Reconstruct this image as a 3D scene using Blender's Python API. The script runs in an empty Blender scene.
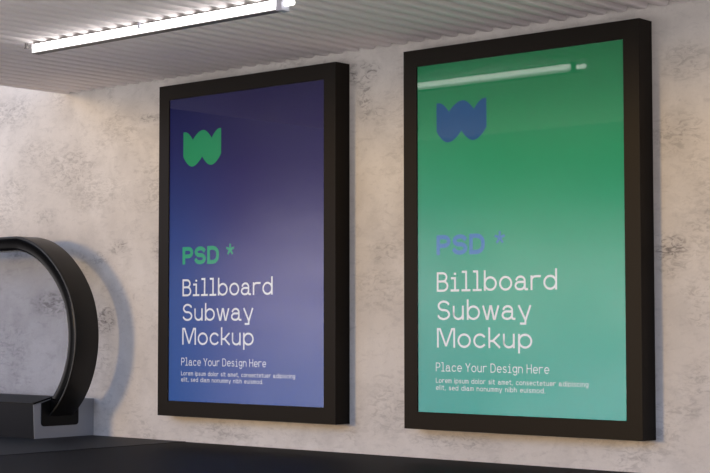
import bpy, bmesh, math
from math import sin, cos, pi, radians
from mathutils import Vector, Matrix

sc = bpy.context.scene
COL = sc.collection

# ------------------------------------------------------------------ helpers
def link(name, bm, mat=None, parent=None, smooth=False):
    me = bpy.data.meshes.new(name)
    bmesh.ops.recalc_face_normals(bm, faces=bm.faces[:])
    bm.to_mesh(me); bm.free()
    if smooth:
        me.polygons.foreach_set('use_smooth', [True] * len(me.polygons))
    o = bpy.data.objects.new(name, me)
    COL.objects.link(o)
    if mat: me.materials.append(mat)
    if parent: o.parent = parent
    return o

def empty(name, loc, label, cat, group=None):
    o = bpy.data.objects.new(name, None)
    COL.objects.link(o)
    o.location = loc
    o.empty_display_size = .1
    o['label'] = label; o['category'] = cat
    if group: o['group'] = group
    return o

def structure(name, bm, mat):
    o = link(name, bm, mat); o['kind'] = 'structure'; return o

def add_box(bm, x0, x1, y0, y1, z0, z1, bevel=0, seg=2):
    v = [bm.verts.new((x, y, z)) for x in (x0, x1) for y in (y0, y1) for z in (z0, z1)]
    F = [(0,1,3,2),(4,6,7,5),(0,4,5,1),(2,3,7,6),(0,2,6,4),(1,5,7,3)]
    fs = [bm.faces.new([v[i] for i in f]) for f in F]
    if bevel:
        es = list({e for f in fs for e in f.edges})
        bmesh.ops.bevel(bm, geom=es, offset=bevel, segments=seg, profile=.5, affect='EDGES')
    return fs

def extrude_poly(bm, pts, vec, bevel=0):
    """closed prism of a planar outline (list of 3-D points) along vec"""
    vec = Vector(vec)
    a = [bm.verts.new(p) for p in pts]
    b = [bm.verts.new(Vector(p) + vec) for p in pts]
    n = len(pts)
    fs = [bm.faces.new(a), bm.faces.new(b[::-1])]
    for i in range(n):
        fs.append(bm.faces.new((a[i], a[(i+1) % n], b[(i+1) % n], b[i])))
    if bevel:
        es = list({e for f in fs for e in f.edges})
        bmesh.ops.bevel(bm, geom=es, offset=bevel, segments=2, profile=.5, affect='EDGES')
    return fs

def add_cyl(bm, p, q, r, n=20):
    p, q = Vector(p), Vector(q)
    d = (q - p).normalized()
    u = d.orthogonal().normalized(); w = d.cross(u)
    A = [bm.verts.new(p + r*(cos(2*pi*i/n)*u + sin(2*pi*i/n)*w)) for i in range(n)]
    B = [bm.verts.new(q + r*(cos(2*pi*i/n)*u + sin(2*pi*i/n)*w)) for i in range(n)]
    for i in range(n):
        bm.faces.new((A[i], A[(i+1) % n], B[(i+1) % n], B[i]))
    bm.faces.new(A[::-1]); bm.faces.new(B)

def sweep(bm, frames, section):
    """frames: list of (origin, normal_out); section: list of (radial, y)"""
    rings = []
    for o, nrm in frames:
        rings.append([bm.verts.new(Vector(o) + Vector(nrm)*r + Vector((0, y, 0))) for r, y in section])
    n = len(section)
    for A, B in zip(rings, rings[1:]):
        for i in range(n):
            bm.faces.new((A[i], A[(i+1) % n], B[(i+1) % n], B[i]))
    bm.faces.new(rings[0][::-1]); bm.faces.new(rings[-1])

# ------------------------------------------------------------------ materials
def new_mat(name):
    m = bpy.data.materials.new(name); m.use_nodes = True
    nt = m.node_tree
    return m, nt, nt.nodes['Principled BSDF']

def plain(name, col, rough=.5, metal=0., spec=.5, bump=0., bscale=200.):
    m, nt, b = new_mat(name)
    b.inputs['Base Color'].default_value = (*col, 1)
    b.inputs['Roughness'].default_value = rough
    b.inputs['Metallic'].default_value = metal
    b.inputs['Specular IOR Level'].default_value = spec
    tc = nt.nodes.new('ShaderNodeTexCoord')
    ns = nt.nodes.new('ShaderNodeTexNoise'); ns.inputs['Scale'].default_value = bscale
    nt.links.new(tc.outputs['Object'], ns.inputs['Vector'])
    if bump:
        bp = nt.nodes.new('ShaderNodeBump'); bp.inputs['Strength'].default_value = bump
        bp.inputs['Distance'].default_value = .002
        nt.links.new(ns.outputs['Fac'], bp.inputs['Height'])
        nt.links.new(bp.outputs['Normal'], b.inputs['Normal'])
    else:
        mr = nt.nodes.new('ShaderNodeMapRange')
        mr.inputs['To Min'].default_value = max(0, rough - .03); mr.inputs['To Max'].default_value = rough + .03
        nt.links.new(ns.outputs['Fac'], mr.inputs['Value'])
        nt.links.new(mr.outputs['Result'], b.inputs['Roughness'])
    return m

def mathn(nt, op, a=None, b=None, clamp=False):
    n = nt.nodes.new('ShaderNodeMath'); n.operation = op; n.use_clamp = clamp
    for i, v in enumerate((a, b)):
        if v is None: continue
        if isinstance(v, (int, float)): n.inputs[i].default_value = v
        else: nt.links.new(v, n.inputs[i])
    return n.outputs[0]

def noise(nt, vec, scale, detail=4, rough=.5, dist=0.):
    n = nt.nodes.new('ShaderNodeTexNoise')
    n.inputs['Scale'].default_value = scale; n.inputs['Detail'].default_value = detail
    n.inputs['Roughness'].default_value = rough; n.inputs['Distortion'].default_value = dist
    nt.links.new(vec, n.inputs['Vector'])
    return n.outputs['Fac']

def smap(nt, v, lo, hi, a=0., b=1.):
    n = nt.nodes.new('ShaderNodeMapRange'); n.interpolation_type = 'SMOOTHSTEP'
    n.inputs['From Min'].default_value = lo; n.inputs['From Max'].default_value = hi
    n.inputs['To Min'].default_value = a; n.inputs['To Max'].default_value = b
    nt.links.new(v, n.inputs['Value'])
    return n.outputs['Result']

def mixc(nt, fac, a, b, mode='MIX'):
    n = nt.nodes.new('ShaderNodeMix'); n.data_type = 'RGBA'; n.blend_type = mode
    if isinstance(fac, (int, float)): n.inputs[0].default_value = fac
    else: nt.links.new(fac, n.inputs[0])
    for i, v in ((6, a), (7, b)):
        if isinstance(v, tuple): n.inputs[i].default_value = (*v, 1)
        else: nt.links.new(v, n.inputs[i])
    return n.outputs[2]

def concrete():
    m, nt, b = new_mat('worn_plaster_concrete')
    tc = nt.nodes.new('ShaderNodeTexCoord'); P = tc.outputs['Object']
    big = noise(nt, P, 1.1, 5, .6, .4)
    mid = noise(nt, P, 4.5, 6, .65, .5)
    mp = nt.nodes.new('ShaderNodeMapping'); mp.inputs['Scale'].default_value = (1, 1, 2.2)
    nt.links.new(P, mp.inputs['Vector'])
    fine = noise(nt, mp.outputs[0], 16, 8, .72, 1.2)
    grain = noise(nt, P, 90, 3, .6)
    col = mixc(nt, smap(nt, big, .35, .68), WALL_A, WALL_B)
    col = mixc(nt, smap(nt, mid, .40, .70, 0, .5), col, WALL_C)
    cl2 = noise(nt, mp.outputs[0], 11, 6, .7, .8)
    col = mixc(nt, smap(nt, cl2, .50, .72, 0, .52), col, WALL_E)
    # cracked, scuffed patches at their own places on the wall
    spots = [(-5.82, 2.10, .13, .07, 1.), (-5.80, 1.96, .06, .14, .8), (-5.70, 1.86, .06, .06, .5),
             (-7.99, .74, .10, .10, 1.), (-8.53, .85, .22, .08, .9), (-7.87, 1.20, .10, .05, .8),
             (-8.05, 1.13, .10, .05, .55), (-8.36, 1.72, .28, .16, .5), (-8.10, 1.55, .3, .12, .4),
             (-7.45, 1.18, .12, .09, .6), (-8.90, 1.20, .12, .09, .6), (-8.62, 1.42, .12, .06, .5),
             (-3.92, 1.07, .13, .07, 1.), (-3.88, .97, .10, .05, .5), (-3.85, 1.62, .16, .10, .55),
             (-3.80, 1.95, .14, .10, .45), (-5.66, 1.10, .10, .07, .5), (-5.70, .90, .18, .12, .4),
             (-7.60, 2.00, .14, .03, .7), (-8.95, .55, .2, .2, .4), (-5.2, .10, .3, .05, .5),
             (-6.9, .08, .3, .06, .5), (-9.0, 2.15, .3, .12, .5), (-5.62, .25, .2, .16, .4),
             (-3.72, .45, .12, .1, .45), (-3.9, .3, .2, .05, .4), (-8.7, 1.85, .25, .1, .4)]
    sep = nt.nodes.new('ShaderNodeSeparateXYZ'); nt.links.new(P, sep.inputs[0])
    tot = None
    for (x, z, rx, rz, s) in spots:
        dx = mathn(nt, 'MULTIPLY', mathn(nt, 'SUBTRACT', sep.outputs['X'], x), 1/rx)
        dz = mathn(nt, 'MULTIPLY', mathn(nt, 'SUBTRACT', sep.outputs['Z'], z), 1/rz)
        r2 = mathn(nt, 'ADD', mathn(nt, 'MULTIPLY', dx, dx), mathn(nt, 'MULTIPLY', dz, dz))
        f = smap(nt, r2, 0, 1.6, s, 0)
        tot = f if tot is None else mathn(nt, 'MAXIMUM', tot, f)
    crack = smap(nt, fine, .47, .60)
    soft = smap(nt, noise(nt, P, 9, 4, .6, .3), .36, .62)
    stain = mathn(nt, 'MULTIPLY', tot, mathn(nt, 'ADD', mathn(nt, 'MULTIPLY', crack, .72), mathn(nt, 'MULTIPLY', soft, .22)), True)
    scat = mathn(nt, 'MULTIPLY', smap(nt, noise(nt, P, 2.3, 3, .5), .52, .68), mathn(nt, 'MULTIPLY', crack, .32))
    stain = mathn(nt, 'MAXIMUM', stain, scat)
    col = mixc(nt, stain, col, WALL_D)
    col = mixc(nt, smap(nt, grain, .3, .7, 0, .08), col, (.30, .29, .28))
    nt.links.new(col, b.inputs['Base Color'])
    b.inputs['Roughness'].default_value = .8
    b.inputs['Specular IOR Level'].default_value = .2
    bp = nt.nodes.new('ShaderNodeBump'); bp.inputs['Strength'].default_value = .25; bp.inputs['Distance'].default_value = .004
    nt.links.new(mathn(nt, 'SUBTRACT', mathn(nt, 'MULTIPLY', mid, .6), mathn(nt, 'MULTIPLY', stain, .7)), bp.inputs['Height'])
    nt.links.new(bp.outputs['Normal'], b.inputs['Normal'])
    return m

def poster_mat(name, stops, side):
    """printed vertical colour blend of the artwork; side = (colour, amount) tint towards the left edge"""
    m, nt, b = new_mat(name)
    tc = nt.nodes.new('ShaderNodeTexCoord')
    sep = nt.nodes.new('ShaderNodeSeparateXYZ'); nt.links.new(tc.outputs['Generated'], sep.inputs[0])
    cr = nt.nodes.new('ShaderNodeValToRGB'); cr.color_ramp.interpolation = 'B_SPLINE'
    el = cr.color_ramp.elements
    while len(el) < len(stops): el.new(.5)
    for e, (p, c) in zip(el, stops): e.position = p; e.color = (*c, 1)
    nt.links.new(sep.outputs['Z'], cr.inputs[0])
    col = mixc(nt, mathn(nt, 'MULTIPLY', smap(nt, sep.outputs['X'], 0, .55, side[1], 0), smap(nt, sep.outputs['Z'], .2, .95, 1, .1)), cr.outputs[0], side[0])
    nt.links.new(col, b.inputs['Base Color'])
    b.inputs['Roughness'].default_value = .6; b.inputs['Specular IOR Level'].default_value = .1
    return m

def pane(name, tint, ior, rough):
    m = bpy.data.materials.new(name); m.use_nodes = True
    nt = m.node_tree
    for n in list(nt.nodes): nt.nodes.remove(n)
    out = nt.nodes.new('ShaderNodeOutputMaterial')
    t = nt.nodes.new('ShaderNodeBsdfTransparent'); t.inputs[0].default_value = (*tint, 1)
    g = nt.nodes.new('ShaderNodeBsdfGlossy'); g.inputs['Roughness'].default_value = rough
    lw = nt.nodes.new('ShaderNodeLayerWeight'); lw.inputs['Blend'].default_value = .5
    fr = mathn(nt, 'ADD', mathn(nt, 'MULTIPLY', mathn(nt, 'POWER', lw.outputs['Facing'], 5.), 1 - ior), ior)
    mx = nt.nodes.new('ShaderNodeMixShader')
    nt.links.new(fr, mx.inputs[0]); nt.links.new(t.outputs[0], mx.inputs[1]); nt.links.new(g.outputs[0], mx.inputs[2])
    nt.links.new(mx.outputs[0], out.inputs[0])
    return m

def emissive(name, col, s):
    m, nt, b = new_mat(name)
    b.inputs['Base Color'].default_value = (.9, .9, .9, 1)
    b.inputs['Emission Color'].default_value = (*col, 1)
    b.inputs['Emission Strength'].default_value = s
    return m

WALL_A = (.575, .54, .505); WALL_B = (.67, .64, .61); WALL_C = (.47, .445, .425); WALL_D = (.17, .155, .15); WALL_E = (.40, .375, .365)
M_wall = concrete()
M_floor = plain('black_floor', (.006, .006, .0067), .6, 0, .05, .05, 60)
M_plate = plain('dark_steel_plate', (.019, .019, .0205), .55, 0, .10)
M_ceiling = plain('grey_corrugated_metal', (.85, .79, .785), .5, .05, .15)
M_frame = plain('dark_bronze_frame', (.009, .0064, .0042), .42, 0, .10)
M_back = plain('black_backing', (.01, .01, .01), .7)
M_rubber = plain('black_rubber', (.013, .012, .0105), .36, 0, .28)
M_guide = plain('glossy_black', (.003, .003, .0033), .09, 0, .10)
M_boot = plain('matt_black', (.004, .004, .004), .45, 0, .2)
M_deck = plain('black_deck', (.006, .0055, .005), .45, 0, .12)
M_side = plain('dark_blue_grey_metal', (.007, .0075, .0095), .35, .0, .15)
M_end = plain('brushed_pale_metal', (.34, .355, .385), .42, .4, .5)
M_clampm = plain('warm_metal_strip', (.30, .25, .21), .35, .6, .5)
M_housing = plain('grey_housing', (.16, .145, .14), .5, .2, .4)
M_clip = plain('pale_grey_clip', (.45, .45, .52), .45, .1, .4)
M_light = emissive('lit_diffuser', (1, .985, .96), 4.4)
M_light2 = emissive('lit_lower_diffuser', (1, .98, .95), 1.5)
M_glass = pane('poster_glass', (1, 1, 1), .037, .03)
M_bglass = pane('smoked_glass', (.85, .87, .91), .02, .02)
M_white = plain('white_print', (.74, .80, .86), .6, 0, .1)
M_smallw = plain('pale_print', (.72, .77, .82), .6, 0, .1)
M_p1 = poster_mat('violet_blue_print', [(0, (.016, .082, .36)), (.3, (.034, .046, .29)), (.62, (.018, .011, .145)), (1, (.003, .002, .066))], ((.002, .085, .34), .7))
M_p2 = poster_mat('green_teal_print', [(0, (.006, .40, .35)), (.35, (.012, .41, .27)), (.68, (.013, .37, .175)), (1, (.003, .195, .06))], ((.004, .29, .30), .35))
M_l1 = plain('green_logo_print', (.014, .31, .14), .6, 0, .1)
M_l2 = plain('blue_logo_print', (.001, .088, .29), .6, 0, .1)
M_t1 = plain('green_title_print', (.012, .36, .20), .6, 0, .1)
M_t2 = plain('periwinkle_title_print', (.05, .23, .60), .6, 0, .1)

# ------------------------------------------------------------------ setting
H = 2.225
bm = bmesh.new(); add_box(bm, -13, 1.5, 0, .25, -.1, 3.4)
structure('wall_back', bm, M_wall)
bm = bmesh.new(); add_box(bm, -13, 1.5, -3.7, 0, -.12, 0)
structure('floor', bm, M_floor)

# corrugated canopy: ribs run away from the wall
PITCH = .1146; XL = -8.462
prof = []
nr = 86
for i in range(nr):
    x = XL + i*PITCH
    D = .066
    pts = [(0, 0), (.004, -.003)] if False else []
    # raised channel, rounded flank, flat lower face, rounded flank
    for t, d in ((.000, 1.), (.026, 1.), (.031, .96), (.036, .8), (.041, .35), (.047, .10), (.055, .02), (.066, 0), (.080, 0), (.091, .02), (.098, .10), (.104, .35), (.109, .8), (.1125, .96)):
        prof.append((x + t, H + D*d))
prof.append((XL + nr*PITCH, H + .066))
bm = bmesh.new()
YF = -3.9
outline = [(x, 0, z) for x, z in prof]
top = H + .12
A = [bm.verts.new((x, -.002, z)) for x, z in prof]; B = [bm.verts.new((x, YF, z)) for x, z in prof]
for i in range(len(prof)-1):
    bm.faces.new((A[i], A[i+1], B[i+1], B[i]))
ta0 = bm.verts.new((XL, -.002, top)); ta1 = bm.verts.new((prof[-1][0], -.002, top))
tb0 = bm.verts.new((XL, YF, top)); tb1 = bm.verts.new((prof[-1][0], YF, top))
bm.faces.new((ta0, ta1, tb1, tb0)); bm.faces.new((ta0, tb0, B[0], A[0])); bm.faces.new((ta1, A[-1], B[-1], tb1))
bm.faces.new([ta0] + A + [ta1]); bm.faces.new([tb1] + B[::-1] + [tb0])
structure('ceiling', bm, M_ceiling)

# ------------------------------------------------------------------ stroke lettering
def arc(cx, cy, rx, ry, a0, a1, n=14):
    return [(cx + rx*cos(radians(a0 + (a1-a0)*i/n)), cy + ry*sin(radians(a0 + (a1-a0)*i/n))) for i in range(n+1)]
X = .70   # x height
def bowl(cx, w):   # round lower-case bowl
    return arc(cx, X/2, w/2, X/2, 0, 360, 28)
S_big = arc(.35, .75, .30, .25, 25, 180, 12) + arc(.35, .75, .30, .25, 190, 250, 5) + arc(.34, .26, .32, .26, 70, -10, 8) + arc(.34, .26, .32, .26, -20, -160, 12)
def s_small():
    return arc(.26, X*.75, .22, X*.25, 30, 180, 9) + arc(.26, X*.75, .22, X*.25, 195, 255, 4) + arc(.26, X*.25, .24, X*.25, 75, -10, 6) + arc(.26, X*.25, .24, X*.25, -20, -155, 9)
G = {
 'B': (.63, [[(0,0),(0,1)], [(0,1),(.32,1)] + arc(.32,.765,.25,.235,90,-90) + [(0,.53)], [(.32,.53)] + arc(.35,.265,.28,.265,90,-90) + [(0,0)]]),
 'S': (.73, [[(p[0]*1.06, p[1]) for p in S_big]]),
 'M': (.98, [[(0,0),(0,1),(.13,1),(.47,.08),(.51,.08),(.85,1),(.98,1),(.98,0)]]),
 'P': (.62, [[(0,0),(0,1)], [(0,1),(.35,1)] + arc(.35,.73,.27,.27,90,-90) + [(0,.46)]]),
 'D': (.70, [[(0,0),(0,1)], [(0,1),(.30,1)] + arc(.30,.60,.38,.40,90,0) + arc(.30,.40,.38,.40,0,-90) + [(0,0)]]),
 'Y': (.68, [[(0,1),(.34,.46),(.68,1)], [(.34,.46),(.34,0)]]),
 'H': (.66, [[(0,0),(0,1)], [(.66,0),(.66,1)], [(0,.53),(.66,.53)]]),
 'L': (.54, [[(0,1),(0,0),(.54,0)]]),
 'i': (.44, [[(.02,X),(.23,X),(.23,0)], [(0,0),(.44,0)], [(.21,.95),(.25,.95)]]),
 'l': (.45, [[(.02,1.05),(.24,1.05),(.24,0)], [(0,0),(.46,0)]]),
 'b': (.68, [[(0,1.05),(0,0)], bowl(.34,.68)]),
 'd': (.68, [[(.68,1.05),(.68,0)], bowl(.34,.68)]),
 'p': (.68, [[(0,X),(0,-.28)], bowl(.34,.68)]),
 'o': (.68, [bowl(.34,.68)]),
 'c': (.62, [arc(.33, X/2, .33, X/2, 42, 318, 22)]),
 'e': (.64, [[(.02,X*.5),(.64,X*.5)] + arc(.33, X/2, .32, X/2, 0, 310, 24)]),
 'a': (.70, [arc(.30, X-.22, .25, .22, 165, 0, 10) + [(.55,.06),(.60,0),(.70,0)], [(.55,X*.58),(.26,X*.58)] + arc(.24, X*.29, .24, X*.29, 90, 270, 12) + [(.30,0)] + arc(.30,.25,.25,.25,-90,0,8)]),
 'r': (.50, [[(0,0),(0,X)], [(0,.44)] + arc(.24, X-.24, .24, .24, 180, 90, 8) + [(.50,X)]]),
 'u': (.60, [[(0,X),(0,.26)] + arc(.28,.28,.28,.28,180,360,14) + [(.56,X)], [(.56,.3),(.56,0)]]),
 'n': (.58, [[(0,0),(0,X)], [(0,.4)] + arc(.29, X-.29, .29, .29, 180, 0, 14) + [(.58,0)]]),
 'h': (.58, [[(0,0),(0,1.05)], [(0,.4)] + arc(.29, X-.29, .29, .29, 180, 0, 14) + [(.58,0)]]),
 'm': (.78, [[(0,0),(0,X)], [(0,.45)] + arc(.195, X-.195, .195, .195, 180, 0, 10) + [(.39,0)], [(.39,.45)] + arc(.585, X-.195, .195, .195, 180, 0, 10) + [(.78,0)]]),
 'w': (.88, [[(0,X),(.20,0),(.26,0),(.41,X),(.47,X),(.62,0),(.68,0),(.88,X)]]),
 'y': (.64, [[(0,X),(.32,.02)], [(.64,X),(.36,-.10),(.36,-.27),(.10,-.27)]]),
 'k': (.58, [[(0,0),(0,1.05)], [(0,.34),(.20,.34),(.56,X)], [(.22,.36),(.58,0)]]),
 't': (.46, [[(.18,.95),(.18,.16)] + arc(.32,.16,.14,.16,180,270,6) + [(.46,0)], [(0,X),(.44,X)]]),
 's': (.52, [s_small()]),
 'g': (.60, [[(.60,X),(.60,-.10)] + arc(.34,-.06,.26,.22,0,-150,10), arc(.30, X*.55, .30, X*.45, 0, 360, 24)]),
 ',': (.10, [[(.08,.06),(.02,-.14)]]),
 '.': (.08, [[(.02,.03),(.08,.03)]]),
}
def ribbon(bm, pts, w, y, T):
    """flat stroke of width w along a polyline, standing .3 mm proud of the paper"""
    P = [Vector((T(p)[0], T(p)[1])) for p in pts]
    Q = [P[0]]
    for p in P[1:]:
        if (p - Q[-1]).length > 1e-6: Q.append(p)
    P = Q
    closed = (P[0] - P[-1]).length < 1e-5 and len(P) > 4
    if closed: P = P[:-1]
    n = len(P); L = []; R = []
    for i in range(n):
        if closed: a, c = P[i-1], P[(i+1) % n]
        else: a, c = P[max(0, i-1)], P[min(n-1, i+1)]
        p = P[i]
        d1 = (p - a).normalized() if (p - a).length > 0 else (c - p).normalized()
        d2 = (c - p).normalized() if (c - p).length > 0 else d1
        n1 = Vector((-d1.y, d1.x)); n2 = Vector((-d2.y, d2.x))
        mm = n1 + n2
        if mm.length < 1e-4: mm = n1.copy()
        mm.normalize()
        k = min(1/max(mm.dot(n1), .35), 2.2)
        q = p.copy()
        if not closed and i == 0: q = p - d2*w*.42
        if not closed and i == n-1: q = p + d1*w*.42
        L.append(q + mm*(w/2*k)); R.append(q - mm*(w/2*k))
    for side in (0,):
        a = [bm.verts.new((v.x, y, v.y)) for v in L]; b = [bm.verts.new((v.x, y, v.y)) for v in R]
        a2 = [bm.verts.new((v.x, y + .0003, v.y)) for v in L]; b2 = [bm.verts.new((v.x, y + .0003, v.y)) for v in R]
        m = n if closed else n-1
        for i in range(m):
            j = (i+1) % n
            bm.faces.new((a[i], a[j], b[j], b[i])); bm.faces.new((a2[i], b2[i], b2[j], a2[j]))
            bm.faces.new((a[i], a2[i], a2[j], a[j])); bm.faces.new((b[i], b[j], b2[j], b2[i]))
        if not closed:
            bm.faces.new((a[0], b[0], b2[0], a2[0])); bm.faces.new((a[-1], a2[-1], b2[-1], b[-1]))

def text_bm(bm, s, x0, x1, z, cap, w, y, gap=.25, space=.55, simple=False, only=None):
    """line of lettering from x0 to x1 (ink to ink) on baseline z"""
    cur = 0; items = []; word = 0
    for ch in s:
        if ch == ' ': cur += space - gap; word += 1; continue
        W, st = G[ch]
        if simple and ch == 'i': W, st = .06, [[(.03, 0), (.03, X)], [(.0, .95), (.06, .95)]]
        if simple and ch == 'l': W, st = .06, [[(.03, 0), (.03, 1.05)]]
        items.append((cur, st if only in (None, word) else [])); end = cur + W; cur += W + gap
    sx = (x1 - x0 - w) / end
    for k, (c, st) in enumerate(items):
        for q, pl in enumerate(st):
            ribbon(bm, pl, w, y - .00004*(q + 3*(k % 2)), lambda p: (x0 + w/2 + (c + p[0])*sx, z + w/2 + p[1]*(cap - w)))

def logo_bm(bm, y):
    pts = []
    def cosw(x0, z0, x1, z1, n=8, sharp0=False, sharp1=False):
        out = []
        for i in range(n):
            t = i/n
            if sharp0 and not sharp1: e = sin(t*pi/2)
            elif sharp1 and not sharp0: e = 1 - cos(t*pi/2)
            else: e = (1 - cos(pi*t))/2
            # bias to a straighter flank
            el_ = math.sqrt(1 - (1-t)**2) if sharp0 else 1 - math.sqrt(1 - t*t)
            e = .85*e + .15*el_
            out.append((x0 + (x1-x0)*t, z0 + (z1-z0)*e))
        return out
    T, V, Bt, C, Sd = 1.866, 1.8125, 1.653, 1.709, 1.715
    xs = dict(l=.208, v1=.290, c=.378, v2=.452, r=.532, b1=.284, q=.371, b2=.448)
    top = [(xs['l'], T-.002)] + cosw(.222, T-.002, xs['v1'], V, 8, False, True) + cosw(xs['v1'], V, xs['c'], T, 8, True) + cosw(xs['c'], T, xs['v2'], V, 8, False, True) + cosw(xs['v2'], V, .520, T, 8, True) + [(xs['r'], T)]
    bot = [(xs['r'], Sd)] + cosw(xs['r'], Sd, xs['b2'], Bt, 8, True)[1:] + cosw(xs['b2'], Bt, xs['q'], C, 8, False, True) + cosw(xs['q'], C, xs['b1'], Bt, 8, True) + cosw(xs['b1'], Bt, xs['l'], Sd, 8, False, True) + [(xs['l'], Sd)]
    pts = top + bot
    # fill between the upper and the lower edge column by column
    extrude_poly(bm, [(x, y, z) for x, z in pts], (0, .0003, 0))

# ------------------------------------------------------------------ billboards
FW, FH, FD, FM = 1.447, 2.0, .117, .0905
Z0 = .1605
def billboard(x0, label, pm, lm, tm, lcol, tcol, dxl=.003):
    root = empty('billboard', (x0, 0, Z0), label, 'billboard', 'framed wall billboards')
    # frame: four mitred bars in one ring with a stepped inner lip
    bm = bmesh.new()
    def ring(o, y):
        return [bm.verts.new((a, y, c)) for a, c in ((o, o), (FW-o, o), (FW-o, FH-o), (o, FH-o))]
    c = .0025
    rings = [ring(0, -.0005), ring(0, -FD + c), ring(c, -FD), ring(FM - .002, -FD), ring(FM, -FD + .002), ring(FM, -.095), ring(FM - .03, -.095), ring(FM - .03, -.0005)]
    for A, B in zip(rings, rings[1:] + rings[:1]):
        for i in range(4):
            bm.faces.new((A[i], A[(i+1) % 4], B[(i+1) % 4], B[i]))
    link('frame', bm, M_frame, root)
    e = FM - .028
    bm = bmesh.new(); add_box(bm, e, FW-e, -.0945, -.004, e, FH-e)
    link('back_panel', bm, M_back, root)
    f = FM + .0005
    bm = bmesh.new(); add_box(bm, f, FW-f, -.1085, -.0942, f, FH-f)
    poster = link('poster', bm, pm, root)
    bm = bmesh.new(); add_box(bm, f, FW-f, -.1132, -.1097, f, FH-f)
    link('glass_pane', bm, M_glass, root)
    yl = -.1089
    def sub(name, m, fn, lab):
        b = bmesh.new(); fn(b)
        for v in b.verts: v.co.z -= Z0; v.co.x += dxl
        o = link(name, b, m, poster); o['label'] = lab; return o
    sub('logo', lm, lambda b: logo_bm(b, yl), lcol + ' wavy emblem')
    sub('title_lettering', tm, lambda b: text_bm(b, 'PSD', .205, .519, 1.066, .106, .0228, yl, gap=.28), tcol + ' title lettering')
    def star(b):
        for k in range(5):
            a = radians(90 + 72*k)
            ribbon(b, [(0, 0), (.028*cos(a), .028*sin(a))], .0128, yl - .00004*k, lambda p: (.611 + p[0], 1.146 + p[1]))
    sub('asterisk', tm, star, tcol + ' asterisk')
    def head(b):
        text_bm(b, 'Billboard', .206, .956, .877, .102, .0115, yl)
        text_bm(b, 'Subway', .206, .801, .730, .102, .0115, yl)
        text_bm(b, 'Mockup', .206, .806, .587, .102, .0115, yl)
    sub('headline_lettering', M_white, head, 'white headline lettering')
    for k in range(4):
        sub('subtitle_word', M_white, lambda b: text_bm(b, 'Place Your Design Here', .198, .906, .464, .046, .0046, yl, gap=.28, space=.70, only=k), 'thin white word of the subtitle line')
    def small(b):
        text_bm(b, 'Lorem ipsum dolor sit amet, consectetuer adipiscing', .198, 1.132, .405, .026, .0033, yl, gap=.32, space=.95, simple=True)
        text_bm(b, 'elit, sed diam nonummy nibh euismod.', .198, .882, .368, .026, .0033, yl, gap=.32, space=.95, simple=True)
    sub('small_print', M_smallw, small, 'two small pale lines of text')
    return root
billboard(-7.3628, 'black framed violet and blue billboard with a green emblem, beside the escalator', M_p1, M_l1, M_t1, 'green', 'green')
billboard(-5.4323, 'black framed green and teal billboard with a blue emblem', M_p2, M_l2, M_t2, 'blue', 'periwinkle blue', .010)

# ------------------------------------------------------------------ escalator
XE, XW = -8.095, -11.0
esc = empty('escalator', (XE, -.27, .004), 'black escalator end with looping handrail, glass side and landing plate against the wall', 'escalator')
def eobj(name, bm, m, parent=None, smooth=False):
    o = link(name, bm, m, None, smooth)
    p = parent or esc
    off = Vector(esc.location)
    o.data.transform(Matrix.Translation(-off))
    o.parent = p
    return o
# landing plate in the floor
bm = bmesh.new(); add_box(bm, XW, -7.236, -2.6, -.001, .0, .0025)
eobj('landing_plate', bm, M_plate)
# skirt box: side towards the steps and end face
zb = .003
bm = bmesh.new()
extrude_poly(bm, [(XW, -.470, zb), (XW, -.481, .214), (XW, -.330, .252), (XW, -.02, .236), (XW, -.002, zb)], (XE - .0035 - XW, 0, 0))
eobj('side_panel', bm, M_side)
bm = bmesh.new()
extrude_poly(bm, [(XE - .003, -.470, zb), (XE - .003, -.481, .213), (XE - .003, -.330, .251), (XE - .003, -.02, .238), (XE - .003, -.002, .238), (XE - .003, -.002, zb)], (.003, 0, 0))
eobj('end_panel', bm, M_end)
bm = bmesh.new()
extrude_poly(bm, [(XW, -.486, .2145), (XW, -.486, .224), (XW, -.335, .262), (XW, -.300, .262), (XW, -.300, .254), (XW, -.331, .2525)], (XE + .004 - XW, 0, 0))
deck = eobj('deck', bm, M_deck)
# loop
CX, CZ, RO, YC = -8.446, .677, .600, -.270
RAD = [(112, .634), (90, .598), (70, .579), (50, .571), (35, .578), (20, .592), (5, .603), (-10, .615), (-25, .628), (-40, .641), (-60, .652), (-75, .66)]
def rad(a):
    # Catmull-Rom through the measured loop
    for i in range(len(RAD)-1):
        if RAD[i][0] >= a >= RAD[i+1][0]:
            p0 = RAD[max(0, i-1)][1]; p1 = RAD[i][1]; p2 = RAD[i+1][1]; p3 = RAD[min(len(RAD)-1, i+2)][1]
            t = (RAD[i][0] - a)/(RAD[i][0] - RAD[i+1][0])
            return .5*((2*p1) + (-p0+p2)*t + (2*p0-5*p1+4*p2-p3)*t*t + (-p0+3*p1-3*p2+p3)*t**3)
    return RAD[-1][1]
def loop_pt(a, off=0.):
    if a > 90:   # straight level run
        p = Vector((CX - (a - 90)*.01, 0, CZ + .598)); n = Vector((0, 0, 1))
    else:
        f = lambda t: Vector((CX + rad(t)*cos(radians(t)), 0, CZ + rad(t)*sin(radians(t))))
        p = f(a); d = f(max(a - 1., -75)) - f(min(a + 1., 90)); d.normalize()
        n = Vector((-d.z, 0, d.x))
        if a > 84: n = n.lerp(Vector((0, 0, 1)), (a - 84)/6).normalized()
        if n.dot(p - Vector((CX, 0, CZ))) < 0: n = -n
    return p - n*off, n
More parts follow.
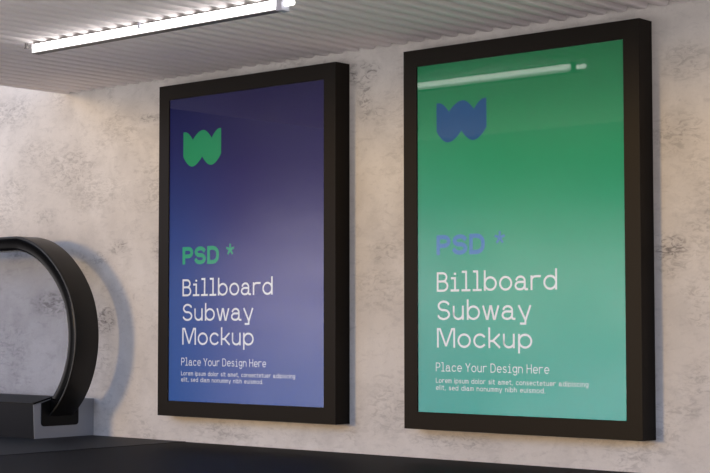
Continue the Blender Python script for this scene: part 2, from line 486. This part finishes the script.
def frames(x_from, a1):
    fr = [(Vector((x, YC, CZ + .598)), Vector((0, 0, 1))) for x in (x_from, x_from*.6 + CX*.4, CX - .25, CX - .1)]
    n = 72
    for i in range(n+1):
        p, nn = loop_pt(90 + (a1 - 90)*i/n)
        fr.append((p + Vector((0, YC, 0)), nn))
    return fr
def rounded(r0, r1, h, rad_o, rad_i, n=6):
    s = []
    for cx, cy, rr, a0 in ((r1 - rad_o, h - rad_o, rad_o, 0), (r0 + rad_i, h - rad_i, rad_i, 90), (r0 + rad_i, -h + rad_i, rad_i, 180), (r1 - rad_o, -h + rad_o, rad_o, 270)):
        for i in range(n+1):
            a = radians(a0 + 90*i/n)
            s.append((cx + rr*cos(a), cy + rr*sin(a)))
    return s
bm = bmesh.new(); sweep(bm, frames(XW, -56), rounded(-.016, 0, .092, .006, .006))
rail = eobj('handrail', bm, M_rubber, None, True)
bm = bmesh.new(); sweep(bm, frames(XW, -56), rounded(-.092, -.0148, .0895, .006, .022))
guide = eobj('handrail_guide', bm, M_guide, rail, True)
guide['label'] = 'glossy black rail guide'
for o in (rail, guide):
    md = o.modifiers.new('edges', 'EDGE_SPLIT'); md.split_angle = radians(50)
# inlet where the handrail runs into the end face
bm = bmesh.new()
def rr_out(y0, y1, z0, r, x):
    p = [(x, y1, .200), (x, y1 - .006, .208), (x, -.19, .246), (x, -.33, .2475), (x, y0, .222)]
    for cy, a0 in ((y0 + r, 180), (y1 - r, 270)):
        for i in range(7):
            a = radians(a0 + 90*i/6)
            p.append((x, cy + r*cos(a), z0 + r + r*sin(a)))
    return p
extrude_poly(bm, rr_out(-.422, -.130, .077, .022, XE + .0005), (.006, 0, 0))
boot = eobj('handrail_inlet', bm, M_boot)
# glass balustrade inside the loop
bm = bmesh.new()
pts = [(XW, YC - .006, .2625)]
zl = .2625
inner = [loop_pt(t, .0925)[0] for t in range(90, -52, -3)]
inner = [p for p in inner if p.z > zl + .004]
pts = [(XW, YC - .006, zl), (inner[-1].x - .004, YC - .006, zl)] + [(p.x, YC - .006, p.z) for p in inner[::-1]] + [(XW, YC - .006, CZ + .598 - .0925)]
extrude_poly(bm, pts, (0, .012, 0))
eobj('glass_panel', bm, M_bglass)
bm = bmesh.new(); add_box(bm, XW, CX + .30, YC - .022, YC + .02, .246, .2615)
eobj('glass_clamp', bm, M_clampm)
bm = bmesh.new(); add_cyl(bm, (XE + .0062, -.345, .2035), (XE + .0085, -.345, .2035), .008, 16)  # small pale disc stands in for a highlight on the black inlet
eobj('highlight_dot', bm, M_clip, boot)

# ------------------------------------------------------------------ strip light
LB, LT = 2.167, H
YN, YB = -1.362, -1.318
xl0, xl1 = -7.0, -5.172
lamp = empty('strip_light', ((xl0 + xl1)/2, (YN + YB)/2, H), 'long white glowing strip light fixed under the corrugated ceiling', 'light')
def lobj(name, bm, m, parent=None, smooth=False):
    o = link(name, bm, m, None, smooth)
    o.data.transform(Matrix.Translation(-Vector(lamp.location))); o.parent = parent or lamp
    return o
bm = bmesh.new(); add_box(bm, xl0 + .004, xl1, YN + .004, YB - .004, H - .007, H - .0005); lobj('mounting_rail', bm, M_housing)
bm = bmesh.new(); add_box(bm, xl0, xl1, YN, YB, LB + .020, H - .0075, .002); lobj('diffuser', bm, M_light)
bm = bmesh.new(); add_box(bm, xl0, xl1, YN + .001, YB - .001, LB + .004, LB + .0198); lobj('lower_diffuser', bm, M_light2)
bm = bmesh.new(); add_box(bm, xl0 + .001, xl1, YN - .001, YB + .001, LB, LB + .004); lobj('bottom_tray', bm, M_housing)
bm = bmesh.new(); add_box(bm, xl1 + .0002, xl1 + .036, YN - .006, YB + .006, LB - .004, H - .0005, .002); lobj('end_clip', bm, M_clip)
bm = bmesh.new(); add_cyl(bm, (xl1 + .0362, (YN+YB)/2, LB + .03), (xl1 + .085, (YN+YB)/2, LB + .03), .013, 20); lobj('tube_end', bm, M_light, None, True)
for xx in (-7.035, -6.12):
    bm = bmesh.new()
    add_box(bm, xx - .006, xx + .006, YN - .016, YN - .004, LB + .035, H + .05)
    add_box(bm, xx - .010, xx + .010, YN - .018, YN + .004, LB + .030, LB + .0355)
    lobj('mounting_bracket', bm, M_clip if xx > -7 else M_housing)

# ------------------------------------------------------------------ light
sun = bpy.data.lights.new('low_sun', 'SUN'); sun.energy = 1.15; sun.color = (1, .66, .27); sun.angle = radians(8)
so = bpy.data.objects.new('low_sun', sun); COL.objects.link(so)
so.rotation_euler = Vector((.37, 1, -.10)).to_track_quat('-Z', 'Y').to_euler()

w = bpy.data.worlds.new('open_sky'); sc.world = w; w.use_nodes = True
nt = w.node_tree
bg = nt.nodes['Background']
tc = nt.nodes.new('ShaderNodeTexCoord'); sp = nt.nodes.new('ShaderNodeSeparateXYZ')
nt.links.new(tc.outputs['Generated'], sp.inputs[0])
cr = nt.nodes.new('ShaderNodeValToRGB'); el = cr.color_ramp.elements
SKY = [(0, (1.45, 1.36, 1.34)), (.44, (1.9, 1.8, 1.8)), (.478, (2.6, 2.45, 2.45)), (.5, (3.3, 3.05, 3.1)), (.516, (3.0, 2.75, 2.9)), (.538, (.95, .88, .98)), (.5495, (.46, .43, .45)), (.57, (.46, .43, .45)), (.60, (1.95, 2.5, 3.7)), (.72, (1.8, 2.3, 3.4)), (.82, (.6, .63, .7)), (1, (.45, .47, .52))]
while len(el) < len(SKY): el.new(.5)
for e, (p, c) in zip(el, SKY):
    e.position = p; e.color = (*c, 1)
el0 = mathn(nt, 'ADD', mathn(nt, 'MULTIPLY', sp.outputs['Z'], .5), .5)
nt.links.new(el0, cr.inputs[0])
mp = nt.nodes.new('ShaderNodeMapping'); mp.inputs['Scale'].default_value = (1, 1, 1.6)
nt.links.new(tc.outputs['Generated'], mp.inputs[0])
cloud = smap(nt, noise(nt, mp.outputs[0], 7, 3, .5), .3, .7, .72, 1.2)
dark = smap(nt, sp.outputs['X'], -.742, -.668, .12, 1)
dark2 = smap(nt, sp.outputs['X'], -.84, -.79, 1, 0)
f = mathn(nt, 'MULTIPLY', mathn(nt, 'MULTIPLY', cloud, smap(nt, sp.outputs['X'], -.68, -.58, 1.05, .78)), mathn(nt, 'MAXIMUM', dark, dark2))
vm = nt.nodes.new('ShaderNodeVectorMath'); vm.operation = 'SCALE'
nt.links.new(cr.outputs[0], vm.inputs[0]); nt.links.new(f, vm.inputs['Scale'])
nt.links.new(vm.outputs[0], bg.inputs[0])
bg.inputs[1].default_value = 1.0

# ------------------------------------------------------------------ camera
cam = bpy.data.cameras.new('camera'); co = bpy.data.objects.new('camera', cam); COL.objects.link(co)
cam.sensor_fit = 'HORIZONTAL'; cam.sensor_width = 36; cam.lens = 36*1617.18/710
cam.clip_start = .05
yaw, pitch, roll = -.7169, .0546, -.0007
fw = Vector((sin(yaw)*cos(pitch), cos(yaw)*cos(pitch), sin(pitch)))
r = Vector((cos(yaw), -sin(yaw), 0)); u = r.cross(fw)
r2 = r*cos(roll) + u*sin(roll); u2 = u*cos(roll) - r*sin(roll)
mat = Matrix((r2, u2, -fw)).transposed().to_4x4()
mat.translation = Vector((0, -6.7419, .7056))
co.matrix_world = mat
sc.camera = co

vs = sc.view_settings
vs.view_transform = 'Standard'; vs.look = 'None'; vs.exposure = .06; vs.gamma = 1; vs.use_curve_mapping = False
